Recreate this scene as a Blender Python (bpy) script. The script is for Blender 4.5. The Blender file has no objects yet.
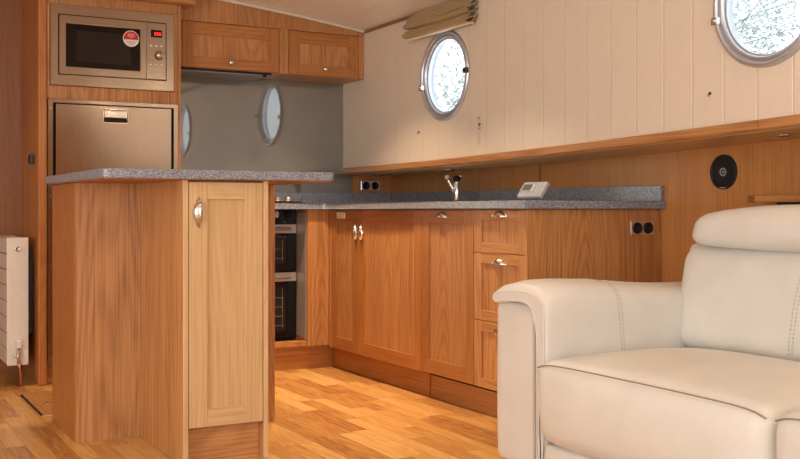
import bpy, bmesh, math, random
from mathutils import Vector, Matrix
random.seed(7)
R = math.radians
PI = math.pi
scene = bpy.context.scene
COL = scene.collection

# ------------------------------------------------------------------ materials
def new_mat(name):
    m = bpy.data.materials.new(name); m.use_nodes = True
    nt = m.node_tree; nt.nodes.clear()
    out = nt.nodes.new('ShaderNodeOutputMaterial')
    bs = nt.nodes.new('ShaderNodeBsdfPrincipled')
    nt.links.new(bs.outputs[0], out.inputs[0])
    return m, nt, bs

def N(nt, t, **kw):
    n = nt.nodes.new(t)
    for k, v in kw.items():
        if k.startswith('i_'):
            n.inputs[k[2:]].default_value = v
        else:
            setattr(n, k, v)
    return n

def math_n(nt, op, a, b=None, clamp=False):
    n = nt.nodes.new('ShaderNodeMath'); n.operation = op; n.use_clamp = clamp
    for i, v in enumerate((a, b)):
        if v is None: continue
        if isinstance(v, (int, float)): n.inputs[i].default_value = v
        else: nt.links.new(v, n.inputs[i])
    return n.outputs[0]

def ramp(nt, fac, stops, interp='LINEAR'):
    r = nt.nodes.new('ShaderNodeValToRGB'); r.color_ramp.interpolation = interp
    els = r.color_ramp.elements
    while len(els) < len(stops): els.new(0.5)
    for e, (p, c) in zip(els, stops):
        e.position = p; e.color = (c[0], c[1], c[2], 1)
    nt.links.new(fac, r.inputs[0])
    return r.outputs[0]

def mixc(nt, fac, a, b, mode='MIX'):
    n = nt.nodes.new('ShaderNodeMix'); n.data_type = 'RGBA'; n.blend_type = mode
    if isinstance(fac, (int, float)): n.inputs[0].default_value = fac
    else: nt.links.new(fac, n.inputs[0])
    for i, v in ((6, a), (7, b)):
        if isinstance(v, tuple): n.inputs[i].default_value = (v[0], v[1], v[2], 1)
        else: nt.links.new(v, n.inputs[i])
    return n.outputs[2]

def bump(nt, bs, h, strength=.2, dist=.002):
    b = nt.nodes.new('ShaderNodeBump'); b.inputs['Strength'].default_value = strength
    b.inputs['Distance'].default_value = dist
    nt.links.new(h, b.inputs['Height']); nt.links.new(b.outputs[0], bs.inputs['Normal'])

def plain(name, col, rough=.5, metal=0., spec=.5, coat=0.):
    m, nt, bs = new_mat(name)
    no = N(nt, 'ShaderNodeTexNoise', i_Scale=35., i_Detail=2.)
    tc = N(nt, 'ShaderNodeTexCoord')
    nt.links.new(tc.outputs['Object'], no.inputs['Vector'])
    c = ramp(nt, no.outputs[0], [(0.3, [v*.96 for v in col]), (0.7, [min(1, v*1.03) for v in col])])
    nt.links.new(c, bs.inputs['Base Color'])
    bs.inputs['Roughness'].default_value = rough
    bs.inputs['Metallic'].default_value = metal
    bs.inputs['Specular IOR Level'].default_value = spec
    bs.inputs['Coat Weight'].default_value = coat
    return m

def emit(name, col, s):
    m = bpy.data.materials.new(name); m.use_nodes = True
    nt = m.node_tree; nt.nodes.clear()
    out = nt.nodes.new('ShaderNodeOutputMaterial')
    e = nt.nodes.new('ShaderNodeEmission'); e.inputs[0].default_value = (*col, 1); e.inputs[1].default_value = s
    nt.links.new(e.outputs[0], out.inputs[0])
    return m

def oak(name, axis, light, dark, rough=.36, rings=38., ringw=.32, across=3.6):
    m, nt, bs = new_mat(name)
    tc = N(nt, 'ShaderNodeTexCoord')
    oi = N(nt, 'ShaderNodeObjectInfo')
    off = math_n(nt, 'MULTIPLY', oi.outputs['Random'], 37.)
    add = N(nt, 'ShaderNodeVectorMath', operation='ADD')
    nt.links.new(tc.outputs['Object'], add.inputs[0])
    nt.links.new(off, add.inputs[1])
    def mapped(ac, al):
        mp = N(nt, 'ShaderNodeMapping')
        s = [ac, ac, ac]; s[axis] = al
        mp.inputs['Scale'].default_value = s
        nt.links.new(add.outputs[0], mp.inputs[0])
        return mp.outputs[0]
    n1 = N(nt, 'ShaderNodeTexNoise', i_Scale=1., i_Detail=1.2, i_Roughness=.4)
    nt.links.new(mapped(across, across*.11), n1.inputs['Vector'])
    ph = math_n(nt, 'MULTIPLY', n1.outputs[0], rings*2*PI)
    sn = math_n(nt, 'SINE', ph)
    ring = math_n(nt, 'MULTIPLY_ADD', sn, .5); nt.nodes[-1].inputs[2].default_value = .5
    ring = math_n(nt, 'POWER', ring, 1.6)
    n2 = N(nt, 'ShaderNodeTexNoise', i_Scale=1., i_Detail=3., i_Roughness=.6)
    nt.links.new(mapped(150., 2.6), n2.inputs['Vector'])
    n3 = N(nt, 'ShaderNodeTexNoise', i_Scale=1., i_Detail=2.)
    nt.links.new(mapped(14., .5), n3.inputs['Vector'])
    pore = math_n(nt, 'MULTIPLY', math_n(nt, 'SUBTRACT', n2.outputs[0], .44), 2.0)
    f = math_n(nt, 'ADD', math_n(nt, 'MULTIPLY', ring, ringw), pore)
    f = math_n(nt, 'ADD', f, math_n(nt, 'MULTIPLY', math_n(nt, 'SUBTRACT', n3.outputs[0], .34), .7), clamp=True)
    c = mixc(nt, f, light, dark)
    # piece to piece variation
    hv = N(nt, 'ShaderNodeHueSaturation')
    nt.links.new(c, hv.inputs['Color'])
    v = math_n(nt, 'MULTIPLY_ADD', oi.outputs['Random'], .16); nt.nodes[-1].inputs[2].default_value = .92
    nt.links.new(v, hv.inputs['Value'])
    nt.links.new(hv.outputs[0], bs.inputs['Base Color'])
    bs.inputs['Roughness'].default_value = rough
    bump(nt, bs, n2.outputs[0], .10, .001)
    return m

OL, OD = (.565, .268, .096), (.29, .105, .030)
M = {}
for ax, nm in enumerate('xyz'):
    M['oak_' + nm] = oak('oak_veneer_' + nm, ax, OL, OD)
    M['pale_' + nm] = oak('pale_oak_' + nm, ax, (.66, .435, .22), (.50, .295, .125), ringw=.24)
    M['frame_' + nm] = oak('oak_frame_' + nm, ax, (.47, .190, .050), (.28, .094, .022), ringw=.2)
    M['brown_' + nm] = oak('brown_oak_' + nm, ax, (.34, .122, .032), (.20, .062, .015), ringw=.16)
    M['lining_' + nm] = oak('quarter_sawn_oak_' + nm, ax, (.56, .245, .075), (.36, .132, .034), ringw=.12)
    M['honey_' + nm] = oak('honey_oak_' + nm, ax, (.47, .180, .042), (.29, .093, .020))

M['steel'] = None
def steel(name, col=(.46, .41, .355), rough=.16, axis=0, amt=.10):
    m, nt, bs = new_mat(name)
    tc = N(nt, 'ShaderNodeTexCoord'); mp = N(nt, 'ShaderNodeMapping')
    s = [900., 900., 900.]; s[axis] = 4.
    mp.inputs['Scale'].default_value = s
    no = N(nt, 'ShaderNodeTexNoise', i_Scale=1., i_Detail=2.)
    nt.links.new(tc.outputs['Object'], mp.inputs[0]); nt.links.new(mp.outputs[0], no.inputs['Vector'])
    c = ramp(nt, no.outputs[0], [(.3, [v*.92 for v in col]), (.7, [v*1.05 for v in col])])
    nt.links.new(c, bs.inputs['Base Color'])
    bs.inputs['Metallic'].default_value = 1.; bs.inputs['Roughness'].default_value = rough
    bs.inputs['Anisotropic'].default_value = .5; bs.inputs['Anisotropic Rotation'].default_value = .25
    bump(nt, bs, no.outputs[0], amt, .0005)
    return m
M['steel'] = steel('brushed_steel')
M['steel_v'] = steel('brushed_steel_upright', axis=2, rough=.13)
M['steel_oven'] = plain('oven_steel', (.52, .48, .44), .42, .45)
M['chrome'] = plain('chrome', (.80, .79, .78), .10, 1.)
M['satin_chrome'] = plain('satin_chrome', (.68, .67, .66), .22, 1.)
M['alloy'] = plain('polished_alloy', (.60, .63, .70), .32, .8)
M['copper'] = plain('copper_pipe', (.62, .30, .16), .3, 1.)
M['black'] = plain('black_plastic', (.010, .009, .009), .45, 0., .3)
M['black_gloss'] = plain('black_glass', (.006, .005, .005), .06, 0., .3)
M['void'] = plain('dark_gap', (.01, .008, .007), .8)
M['brown_plastic'] = plain('brown_plastic', (.045, .025, .018), .4)
M['white_enamel'] = plain('white_enamel', (.80, .73, .65), .3)
M['white_plastic'] = plain('white_plastic', (.74, .73, .74), .4)
M['case_grey'] = plain('pale_grey_plastic', (.37, .38, .41), .4)
M['cream_plastic'] = plain('cream_plastic', (.86, .78, .66), .4)
M['grey_plastic'] = plain('grey_plastic', (.34, .34, .36), .45)
M['lcd'] = plain('lcd_screen', (.10, .12, .11), .15)
M['red'] = plain('red_sticker', (.62, .02, .03), .4)
M['white_paper'] = plain('white_sticker', (.82, .80, .78), .5)
M['red_glow'] = emit('red_display_digits', (1., .03, .03), 2.0)
M['cream_trim'] = plain('cream_edge', (.70, .60, .47), .4)
M['mesh_screen'] = plain('oven_window_mesh', (.020, .015, .012), .15, 0., .3)
M['lens'] = plain('frosted_lens', (.75, .72, .66), .3)
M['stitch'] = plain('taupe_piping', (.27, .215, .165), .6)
M['thread'] = plain('stitch_thread', (.52, .46, .38), .7)
M['cord'] = plain('cotton_cord', (.62, .53, .42), .8)

# painted boards, grooves every .152 m along one axis
def boards(name, col, axis, pitch, phase, rough=.42):
    m, nt, bs = new_mat(name)
    g = N(nt, 'ShaderNodeNewGeometry'); sp = N(nt, 'ShaderNodeSeparateXYZ')
    nt.links.new(g.outputs['Position'], sp.inputs[0])
    u = math_n(nt, 'FRACT', math_n(nt, 'DIVIDE', math_n(nt, 'ADD', sp.outputs[axis], -phase + pitch*100), pitch))
    d = math_n(nt, 'MULTIPLY', math_n(nt, 'ABSOLUTE', math_n(nt, 'SUBTRACT', u, .5)), pitch)   # distance from the board's middle
    d = math_n(nt, 'SUBTRACT', pitch/2, d)
    h = math_n(nt, 'DIVIDE', d, .0055, clamp=True)
    no = N(nt, 'ShaderNodeTexNoise', i_Scale=14., i_Detail=3.)
    nt.links.new(g.outputs['Position'], no.inputs['Vector'])
    c = ramp(nt, no.outputs[0], [(.3, [v*.97 for v in col]), (.7, col)])
    nt.links.new(c, bs.inputs['Base Color'])
    bs.inputs['Roughness'].default_value = rough
    bump(nt, bs, h, .5, .004)
    return m
M['wall_boards'] = boards('cream_painted_boards', (.76, .64, .51), 1, .1507, 2.451)
M['ceiling_boards'] = boards('pale_ceiling_boards', (.90, .80, .69), 0, .21, 2.79, .25)
M['plain_cream'] = plain('cream_paint', (.70, .58, .44), .5)
M['linen'] = None

def floor_mat():
    m, nt, bs = new_mat('oak_strip_floor')
    g = N(nt, 'ShaderNodeNewGeometry'); sp = N(nt, 'ShaderNodeSeparateXYZ')
    nt.links.new(g.outputs['Position'], sp.inputs[0])
    W, L = .069, .46
    u = math_n(nt, 'DIVIDE', math_n(nt, 'ADD', sp.outputs[0], 30.), W)
    i = math_n(nt, 'FLOOR', u); fu = math_n(nt, 'FRACT', u)
    wn = N(nt, 'ShaderNodeTexWhiteNoise', noise_dimensions='1D'); nt.links.new(i, wn.inputs['W'])
    v = math_n(nt, 'ADD', math_n(nt, 'DIVIDE', math_n(nt, 'ADD', sp.outputs[1], 30.), L), math_n(nt, 'MULTIPLY', wn.outputs[0], 7.))
    j = math_n(nt, 'FLOOR', v); fv = math_n(nt, 'FRACT', v)
    cb = N(nt, 'ShaderNodeCombineXYZ'); nt.links.new(i, cb.inputs[0]); nt.links.new(j, cb.inputs[1])
    w2 = N(nt, 'ShaderNodeTexWhiteNoise', noise_dimensions='2D'); nt.links.new(cb.outputs[0], w2.inputs['Vector'])
    # grain, shifted per strip
    sh = N(nt, 'ShaderNodeVectorMath', operation='MULTIPLY_ADD')
    nt.links.new(w2.outputs['Color'], sh.inputs[0]); sh.inputs[1].default_value = (13, 17, 9)
    nt.links.new(g.outputs['Position'], sh.inputs[2])
    def mp(sx, sy):
        q = N(nt, 'ShaderNodeMapping'); q.inputs['Scale'].default_value = (sx, sy, 1.)
        nt.links.new(sh.outputs[0], q.inputs[0]); return q.outputs[0]
    n1 = N(nt, 'ShaderNodeTexNoise', i_Scale=1., i_Detail=1.5); nt.links.new(mp(9., 1.2), n1.inputs['Vector'])
    ring = math_n(nt, 'SINE', math_n(nt, 'MULTIPLY', n1.outputs[0], 75.))
    n2 = N(nt, 'ShaderNodeTexNoise', i_Scale=1., i_Detail=3.); nt.links.new(mp(160., 6.), n2.inputs['Vector'])
    f = math_n(nt, 'MULTIPLY', w2.outputs['Value'], .66)
    f = math_n(nt, 'ADD', f, math_n(nt, 'MULTIPLY', ring, .09))
    f = math_n(nt, 'ADD', f, math_n(nt, 'SUBTRACT', n2.outputs[0], .42), clamp=True)
    c = ramp(nt, f, [(.0, (.74, .43, .15)), (.4, (.60, .30, .085)), (.75, (.40, .165, .045)), (1., (.24, .09, .028))])
    e = math_n(nt, 'MINIMUM', math_n(nt, 'MULTIPLY', math_n(nt, 'MINIMUM', fu, math_n(nt, 'SUBTRACT', 1., fu)), W),
               math_n(nt, 'MULTIPLY', math_n(nt, 'MINIMUM', fv, math_n(nt, 'SUBTRACT', 1., fv)), L))
    seam = math_n(nt, 'DIVIDE', e, .0012, clamp=True)
    c = mixc(nt, math_n(nt, 'SUBTRACT', 1., seam), c, (.12, .05, .02))
    nt.links.new(c, bs.inputs['Base Color'])
    bs.inputs['Roughness'].default_value = .30
    bump(nt, bs, seam, .15, .001)
    return m
M['floor'] = floor_mat()

def granite(name='grey_speckled_granite', k=1.):
    m, nt, bs = new_mat(name)
    tc = N(nt, 'ShaderNodeTexCoord')
    v = N(nt, 'ShaderNodeTexVoronoi', i_Scale=400.); nt.links.new(tc.outputs['Object'], v.inputs['Vector'])
    sp = N(nt, 'ShaderNodeSeparateColor'); nt.links.new(v.outputs['Color'], sp.inputs[0])
    no = N(nt, 'ShaderNodeTexNoise', i_Scale=260., i_Detail=3., i_Roughness=.7); nt.links.new(tc.outputs['Object'], no.inputs['Vector'])
    f = math_n(nt, 'ADD', math_n(nt, 'MULTIPLY', sp.outputs[0], .62), math_n(nt, 'MULTIPLY', no.outputs[0], .38))
    c = ramp(nt, f, [(.15, (.085*k, .09*k, .108*k)), (.36, (.17*k, .178*k, .21*k)), (.58, (.27*k, .283*k, .335*k)), (.85, (.46*k, .48*k, .55*k))])
    nt.links.new(c, bs.inputs['Base Color'])
    bs.inputs['Roughness'].default_value = .22
    return m
M['granite'] = granite()

def leather():
    m, nt, bs = new_mat('cream_leather')
    tc = N(nt, 'ShaderNodeTexCoord')
    v = N(nt, 'ShaderNodeTexVoronoi', i_Scale=420.); nt.links.new(tc.outputs['Object'], v.inputs['Vector'])
    no = N(nt, 'ShaderNodeTexNoise', i_Scale=7., i_Detail=4.); nt.links.new(tc.outputs['Object'], no.inputs['Vector'])
    c = ramp(nt, no.outputs[0], [(.3, (.635, .60, .55)), (.7, (.69, .65, .60))])
    nt.links.new(c, bs.inputs['Base Color'])
    bs.inputs['Roughness'].default_value = .42
    bs.inputs['Specular IOR Level'].default_value = .45
    h = math_n(nt, 'ADD', math_n(nt, 'MULTIPLY', v.outputs['Distance'], .03), no.outputs[0])
    bump(nt, bs, h, .22, .02)
    return m
M['leather'] = leather()

def linen():
    m, nt, bs = new_mat('olive_gold_linen')
    tc = N(nt, 'ShaderNodeTexCoord')
    no = N(nt, 'ShaderNodeTexNoise', i_Scale=260., i_Detail=2.); nt.links.new(tc.outputs['Object'], no.inputs['Vector'])
    c = ramp(nt, no.outputs[0], [(.3, (.34, .215, .075)), (.7, (.44, .29, .115))])
    nt.links.new(c, bs.inputs['Base Color']); bs.inputs['Roughness'].default_value = .8
    bs.inputs['Sheen Weight'].default_value = .2
    bump(nt, bs, no.outputs[0], .3, .001)
    return m
M['linen'] = linen()

def splash():
    m, nt, bs = new_mat('grey_green_back_painted_glass')
    tc = N(nt, 'ShaderNodeTexCoord')
    no = N(nt, 'ShaderNodeTexNoise', i_Scale=6., i_Detail=1.); nt.links.new(tc.outputs['Object'], no.inputs['Vector'])
    c = ramp(nt, no.outputs[0], [(.3, (.135, .125, .09)), (.7, (.142, .132, .096))])
    nt.links.new(c, bs.inputs['Base Color'])
    bs.inputs['Roughness'].default_value = .3
    bs.inputs['Specular IOR Level'].default_value = .5
    bs.inputs['Coat Weight'].default_value = 1.
    bs.inputs['Coat Roughness'].default_value = .015
    bs.inputs['Coat IOR'].default_value = 2.35
    return m
M['splash'] = splash()

def thin_glass():
    m = bpy.data.materials.new('clear_window_glass'); m.use_nodes = True
    nt = m.node_tree; nt.nodes.clear()
    out = nt.nodes.new('ShaderNodeOutputMaterial')
    tr = nt.nodes.new('ShaderNodeBsdfTransparent'); tr.inputs[0].default_value = (.95, .98, .99, 1)
    gl = nt.nodes.new('ShaderNodeBsdfGlossy'); gl.inputs['Roughness'].default_value = .0
    mx = nt.nodes.new('ShaderNodeMixShader'); mx.inputs[0].default_value = .05
    nt.links.new(tr.outputs[0], mx.inputs[1]); nt.links.new(gl.outputs[0], mx.inputs[2])
    nt.links.new(mx.outputs[0], out.inputs[0])
    return m
M['glass'] = thin_glass()

def leaf_mat():
    m, nt, bs = new_mat('pale_leaves')
    oi = N(nt, 'ShaderNodeTexCoord')
    no = N(nt, 'ShaderNodeTexNoise', i_Scale=2.5, i_Detail=2.); nt.links.new(oi.outputs['Object'], no.inputs['Vector'])
    c = ramp(nt, no.outputs[0], [(.3, (.33, .37, .35)), (.7, (.46, .50, .48))])
    nt.links.new(c, bs.inputs['Base Color']); bs.inputs['Roughness'].default_value = .6
    return m
M['leaf'] = leaf_mat()
M['bark'] = plain('grey_bark', (.27, .28, .28), .8)

# ------------------------------------------------------------------ mesh builder
class MB:
    def __init__(s): s.bm = bmesh.new()
    def _mi(s, faces, mi, smooth=False):
        for f in faces:
            f.material_index = mi; f.smooth = smooth
    def box(s, x0, x1, y0, y1, z0, z1, mi=0, bev=0., seg=1):
        vs = [s.bm.verts.new((x, y, z)) for x in (x0, x1) for y in (y0, y1) for z in (z0, z1)]
        idx = [(0,1,3,2), (4,6,7,5), (0,4,5,1), (2,3,7,6), (0,2,6,4), (1,5,7,3)]
        fs = [s.bm.faces.new([vs[i] for i in q]) for q in idx]
        s._mi(fs, mi)
        if bev > 0:
            es = list({e for f in fs for e in f.edges})
            r = bmesh.ops.bevel(s.bm, geom=es, offset=bev, segments=seg, affect='EDGES', profile=.5)
            s._mi(r['faces'], mi)
        return s
    def frame(s, x0, x1, z0, z1, a0, a1, c0, c1, y0, y1, mi=0, bev=.0015):
        """flat rectangular frame in one piece, front at y0"""
        O = [(x0, z0), (x1, z0), (x1, z1), (x0, z1)]; I = [(a0, c0), (a1, c0), (a1, c1), (a0, c1)]
        V = {}
        for k, ring in enumerate((O, I)):
            for i, (x, z) in enumerate(ring):
                for j, y in enumerate((y0, y1)): V[k, i, j] = s.bm.verts.new((x, y, z))
        fs = []
        for i in range(4):
            n = (i+1) % 4
            fs.append(s.bm.faces.new((V[0, i, 0], V[0, n, 0], V[1, n, 0], V[1, i, 0])))
            fs.append(s.bm.faces.new((V[0, i, 1], V[1, i, 1], V[1, n, 1], V[0, n, 1])))
            fs.append(s.bm.faces.new((V[0, i, 0], V[0, i, 1], V[0, n, 1], V[0, n, 0])))
            fs.append(s.bm.faces.new((V[1, i, 0], V[1, n, 0], V[1, n, 1], V[1, i, 1])))
        s._mi(fs, mi)
        bmesh.ops.recalc_face_normals(s.bm, faces=fs)
        es = [e for f in fs[::4] for e in f.edges if len(e.link_faces) == 2 and abs(e.link_faces[0].normal.dot(e.link_faces[1].normal)) < .5]
        r = bmesh.ops.bevel(s.bm, geom=list(set(es)), offset=bev, segments=1, affect='EDGES', profile=.5)
        s._mi(r['faces'], mi)
        return s
    def prism(s, poly, axis, a, b, mi=0, bev=0., seg=2, caps=True):
        """poly: 2D points in the two axes left over (x<y<z order)"""
        def P(p, t):
            q = [0, 0, 0]; q[axis] = t
            o = [i for i in range(3) if i != axis]
            q[o[0]], q[o[1]] = p; return q
        lo = [s.bm.verts.new(P(p, a)) for p in poly]; hi = [s.bm.verts.new(P(p, b)) for p in poly]
        n = len(poly); fs = []
        for i in range(n):
            fs.append(s.bm.faces.new((lo[i], lo[(i+1) % n], hi[(i+1) % n], hi[i])))
        cp = [s.bm.faces.new(lo[::-1]), s.bm.faces.new(hi)]
        s._mi(fs + cp, mi)
        if bev > 0:
            es = list({e for f in cp for e in f.edges})
            r = bmesh.ops.bevel(s.bm, geom=es, offset=bev, segments=seg, affect='EDGES', profile=.5)
            s._mi(r['faces'], mi)
        bmesh.ops.recalc_face_normals(s.bm, faces=s.bm.faces[:])
        return s
    def lathe(s, prof, origin, direction, seg=32, mi=0, smooth=True):
        """prof: list of (radius, height along direction)"""
        d = Vector(direction).normalized(); o = Vector(origin)
        u = d.orthogonal().normalized(); w = d.cross(u)
        rings = []
        for r, h in prof:
            if r < 1e-6: rings.append([s.bm.verts.new(o + d*h)])
            else: rings.append([s.bm.verts.new(o + d*h + (u*math.cos(2*PI*k/seg) + w*math.sin(2*PI*k/seg))*r) for k in range(seg)])
        fs = []
        for A, B in zip(rings, rings[1:]):
            if len(A) == 1 and len(B) == 1: continue
            for k in range(seg):
                k2 = (k+1) % seg
                if len(A) == 1: fs.append(s.bm.faces.new((A[0], B[k], B[k2])))
                elif len(B) == 1: fs.append(s.bm.faces.new((A[k], A[k2], B[0])))
                else: fs.append(s.bm.faces.new((A[k], A[k2], B[k2], B[k])))
        s._mi(fs, mi, smooth)
        bmesh.ops.recalc_face_normals(s.bm, faces=fs)
        return s
    def cyl(s, c, direction, r, h, seg=24, mi=0, bev=0.):
        b = bev
        pr = [(0, 0), (r-b, 0)] + ([(r, b), (r, h-b)] if b else [(r, 0), (r, h)][1:]) + [(r-b, h), (0, h)]
        return s.lathe(pr, c, direction, seg, mi, smooth=bool(b))
    def tube(s, pts, r, seg=10, mi=0, closed=False):
        pts = [Vector(p) for p in pts]; n = len(pts)
        rings = []; up = None
        for i, p in enumerate(pts):
            if closed: t = (pts[(i+1) % n] - pts[i-1]).normalized()
            else: t = (pts[min(i+1, n-1)] - pts[max(i-1, 0)]).normalized()
            if up is None: up = t.orthogonal().normalized()
            up = (up - t*up.dot(t)).normalized(); w = t.cross(up)
            rr = r[i] if isinstance(r, (list, tuple)) else r
            rings.append([s.bm.verts.new(p + (up*math.cos(2*PI*k/seg) + w*math.sin(2*PI*k/seg))*rr) for k in range(seg)])
        fs = []
        pairs = list(zip(rings, rings[1:])) + ([(rings[-1], rings[0])] if closed else [])
        for A, B in pairs:
            for k in range(seg):
                fs.append(s.bm.faces.new((A[k], A[(k+1) % seg], B[(k+1) % seg], B[k])))
        if not closed:
            fs.append(s.bm.faces.new(rings[0][::-1])); fs.append(s.bm.faces.new(rings[-1]))
        s._mi(fs, mi, True)
        return s
    def cushion(s, lo, hi, r, puff=(0, 0, 0), n=14, mi=0, fn=None, pw=2.4):
        tmp = bmesh.new(); bmesh.ops.create_cube(tmp, size=2.)
        bmesh.ops.subdivide_edges(tmp, edges=tmp.edges[:], cuts=n, use_grid_fill=True)
        lo, hi = Vector(lo), Vector(hi); c = (lo+hi)/2; h = (hi-lo)/2
        inner = Vector([max(0, a-r) for a in h])
        mp = {}
        for v in tmp.verts:
            p = v.co.copy()
            # crowd the grid towards the edges so the rounding is smooth
            q = Vector([math.copysign(1-(1-abs(a))**1.6, a)*b for a, b in zip(p, h)])
            k = Vector([max(-i, min(i, a)) for a, i in zip(q, inner)])
            d = q-k
            if d.length > 1e-9: q = k + d.normalized()*r
            t = [q[i]/h[i] for i in range(3)]
            for i in range(3):
                j, l = [a for a in range(3) if a != i]
                q[i] += t[i]*puff[i]*(1-min(1, abs(t[j]))**pw)*(1-min(1, abs(t[l]))**pw)
            q = q + c
            if fn: q = fn(q)
            mp[v] = s.bm.verts.new(q)
        fs = [s.bm.faces.new([mp[v] for v in f.verts]) for f in tmp.faces]
        s._mi(fs, mi, True); tmp.free()
        return s
    def build(s, name, mats, parent=None, loc=(0, 0, 0), recalc=False):
        if recalc: bmesh.ops.recalc_face_normals(s.bm, faces=s.bm.faces[:])
        me = bpy.data.meshes.new(name)
        off = Vector(loc)
        if parent is not None:
            q = parent
            off = Vector((0, 0, 0))
            while q is not None: off += q.location; q = q.parent
        for v in s.bm.verts: v.co -= off
        s.bm.to_mesh(me); s.bm.free()
        o = bpy.data.objects.new(name, me); COL.objects.link(o)
        if not isinstance(mats, (list, tuple)): mats = [mats]
        for m in mats: me.materials.append(m)
        if parent is not None: o.parent = parent
        else: o.location = off
        return o

def tag(o, label, cat, group=None, kind=None):
    o['label'] = label; o['category'] = cat
    if group: o['group'] = group
    if kind: o['kind'] = kind
    return o
def thing(name, label, cat, loc, group=None):
    o = bpy.data.objects.new(name, None); COL.objects.link(o)
    o.location = loc; o.empty_display_size = .1
    return tag(o, label, cat, group)
def struct(o, label=None):
    o['kind'] = 'structure'
    if label: o['label'] = label
    return o
def box(name, mat, parent, x0, x1, y0, y1, z0, z1, bev=.001, seg=1):
    return MB().box(x0, x1, y0, y1, z0, z1, 0, bev, seg).build(name, mat, parent)

# ------------------------------------------------------------------ layout numbers (metres)
H = .885                                   # eye height
YB = 5.70                                  # bulkhead behind the kitchen
XU = 2.788                                # cream boards of the right cabin side
XL = 3.14                                  # oak lining below the gunwale
ZW0, ZW1 = .885, .919                      # worktop
def gz(y): return 1.098 + .005*(5.72-y)**2 if y < 5.72 else 1.098     # underside of the gunwale rail, rising forward
def cz(x): return 2.127 - .0286*(x-.3)**2                              # cambered ceiling
XLEFT, YREAR = -2.2, -2.2

# ------------------------------------------------------------------ setting
struct(MB().box(XLEFT-.1, XL+.1, YREAR-.1, 6.4, -.1, 0).build('floor', M['floor']))
mb = MB()
xs = [XLEFT + (XU+.1-XLEFT)*i/24 for i in range(25)]
poly = [(x, cz(x)) for x in xs] + [(x, cz(x)+.06) for x in reversed(xs)]
mb.prism(poly, 1, YREAR-.1, 6.4)
struct(mb.build('ceiling', M['ceiling_boards']))

PORT = [(4.489, 1.580, .235), (2.408, 1.604, .235)]         # y, z, outer radius
# upper right wall with two round holes
mb = MB(); bm = mb.bm
y0, y1, zt = YREAR-.1, YB+.08, 2.0
rz = [(y0 + (y1-y0)*i/30) for i in range(31)]
outer = [bm.verts.new((XU, y, gz(y)+.002)) for y in rz] + [bm.verts.new((XU, y1, zt)), bm.verts.new((XU, y0, zt))]
es = [bm.edges.new((outer[i], outer[(i+1) % len(outer)])) for i in range(len(outer))]
for (py, pz, pr) in PORT:
    vs = [bm.verts.new((XU, py+math.cos(2*PI*k/64)*(pr-.022), pz+math.sin(2*PI*k/64)*(pr-.022))) for k in range(64)]
    es += [bm.edges.new((vs[k], vs[(k+1) % 64])) for k in range(64)]
bmesh.ops.triangle_fill(bm, use_beauty=True, use_dissolve=False, edges=es)
r = bmesh.ops.extrude_face_region(bm, geom=bm.faces[:])
bmesh.ops.translate(bm, verts=[v for v in r['geom'] if isinstance(v, bmesh.types.BMVert)], vec=(.06, 0, 0))
bmesh.ops.recalc_face_normals(bm, faces=bm.faces[:])
struct(mb.build('wall_right', M['wall_boards']), 'cream painted vertical boards with two portholes')
# lower right wall, oak lining
mb = MB()
mb.prism([(YREAR-.1, 0), (YB+.08, 0)] + [(y, gz(y)+.001) for y in reversed(rz)], 0, XL, XL+.05)
struct(mb.build('wall_right_lower', M['lining_z']), 'oak lining below the gunwale rail')
# joint between lining panels
struct(box('trim_joint', M['brown_z'], None, XL-.003, XL, 4.135, 4.148, .987, gz(3.9)-.002, 0))
# gunwale: soffit and oak rail, both follow the sheer
def sweep_y(name, sec, mat, n=30, ya=YREAR, yb=YB-.002, bev=0):
    mb = MB(); bm = mb.bm; rings = []
    for i in range(n+1):
        y = ya + (yb-ya)*i/n
        rings.append([bm.verts.new((x, y, gz(y)+z)) for x, z in sec])
    k = len(sec)
    for A, B in zip(rings, rings[1:]):
        for i in range(k): bm.faces.new((A[i], A[(i+1) % k], B[(i+1) % k], B[i]))
    bm.faces.new(rings[0]); bm.faces.new(rings[-1][::-1])
    bmesh.ops.recalc_face_normals(bm, faces=bm.faces[:])
    return mb.build(name, mat)
struct(sweep_y('trim_rail', [(2.775, .005), (2.771, .010), (2.771, .034), (2.777, .0395), (XU-.001, .0395), (XU-.001, .0)], M['oak_y']), 'oak rail under the cream boards')
struct(sweep_y('trim_soffit', [(XU-.0005, -.001), (XU-.0005, .0012), (XL-.001, .0012), (XL-.001, -.001)], M['pale_y']), 'underside of the gunwale')
# scarf joint in the rail is a fine dark line
struct(box('trim_scarf', M['brown_z'], None, 2.7698, 2.7708, 2.430, 2.432, gz(2.43)+.009, gz(2.43)+.034, 0))
# cornice strip between ceiling and right wall
struct(MB().box(XU-.012, XU-.0005, YREAR, YB-.27, 1.934, 1.9475, 0, .002).build('trim_cornice', M['brown_y']), 'thin oak strip where ceiling meets wall')
# bulkhead behind kitchen, side and rear walls
struct(MB().box(.931, XL+.05, YB, YB+.05, 0, 2.2).build('wall_back', M['oak_z']))
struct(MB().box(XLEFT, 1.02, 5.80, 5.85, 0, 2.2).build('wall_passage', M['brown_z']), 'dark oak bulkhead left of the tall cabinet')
struct(MB().box(XLEFT, .9, 5.785, 5.799, 0, .07, 0, .002).build('baseboard_passage', M['brown_x']))
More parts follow.
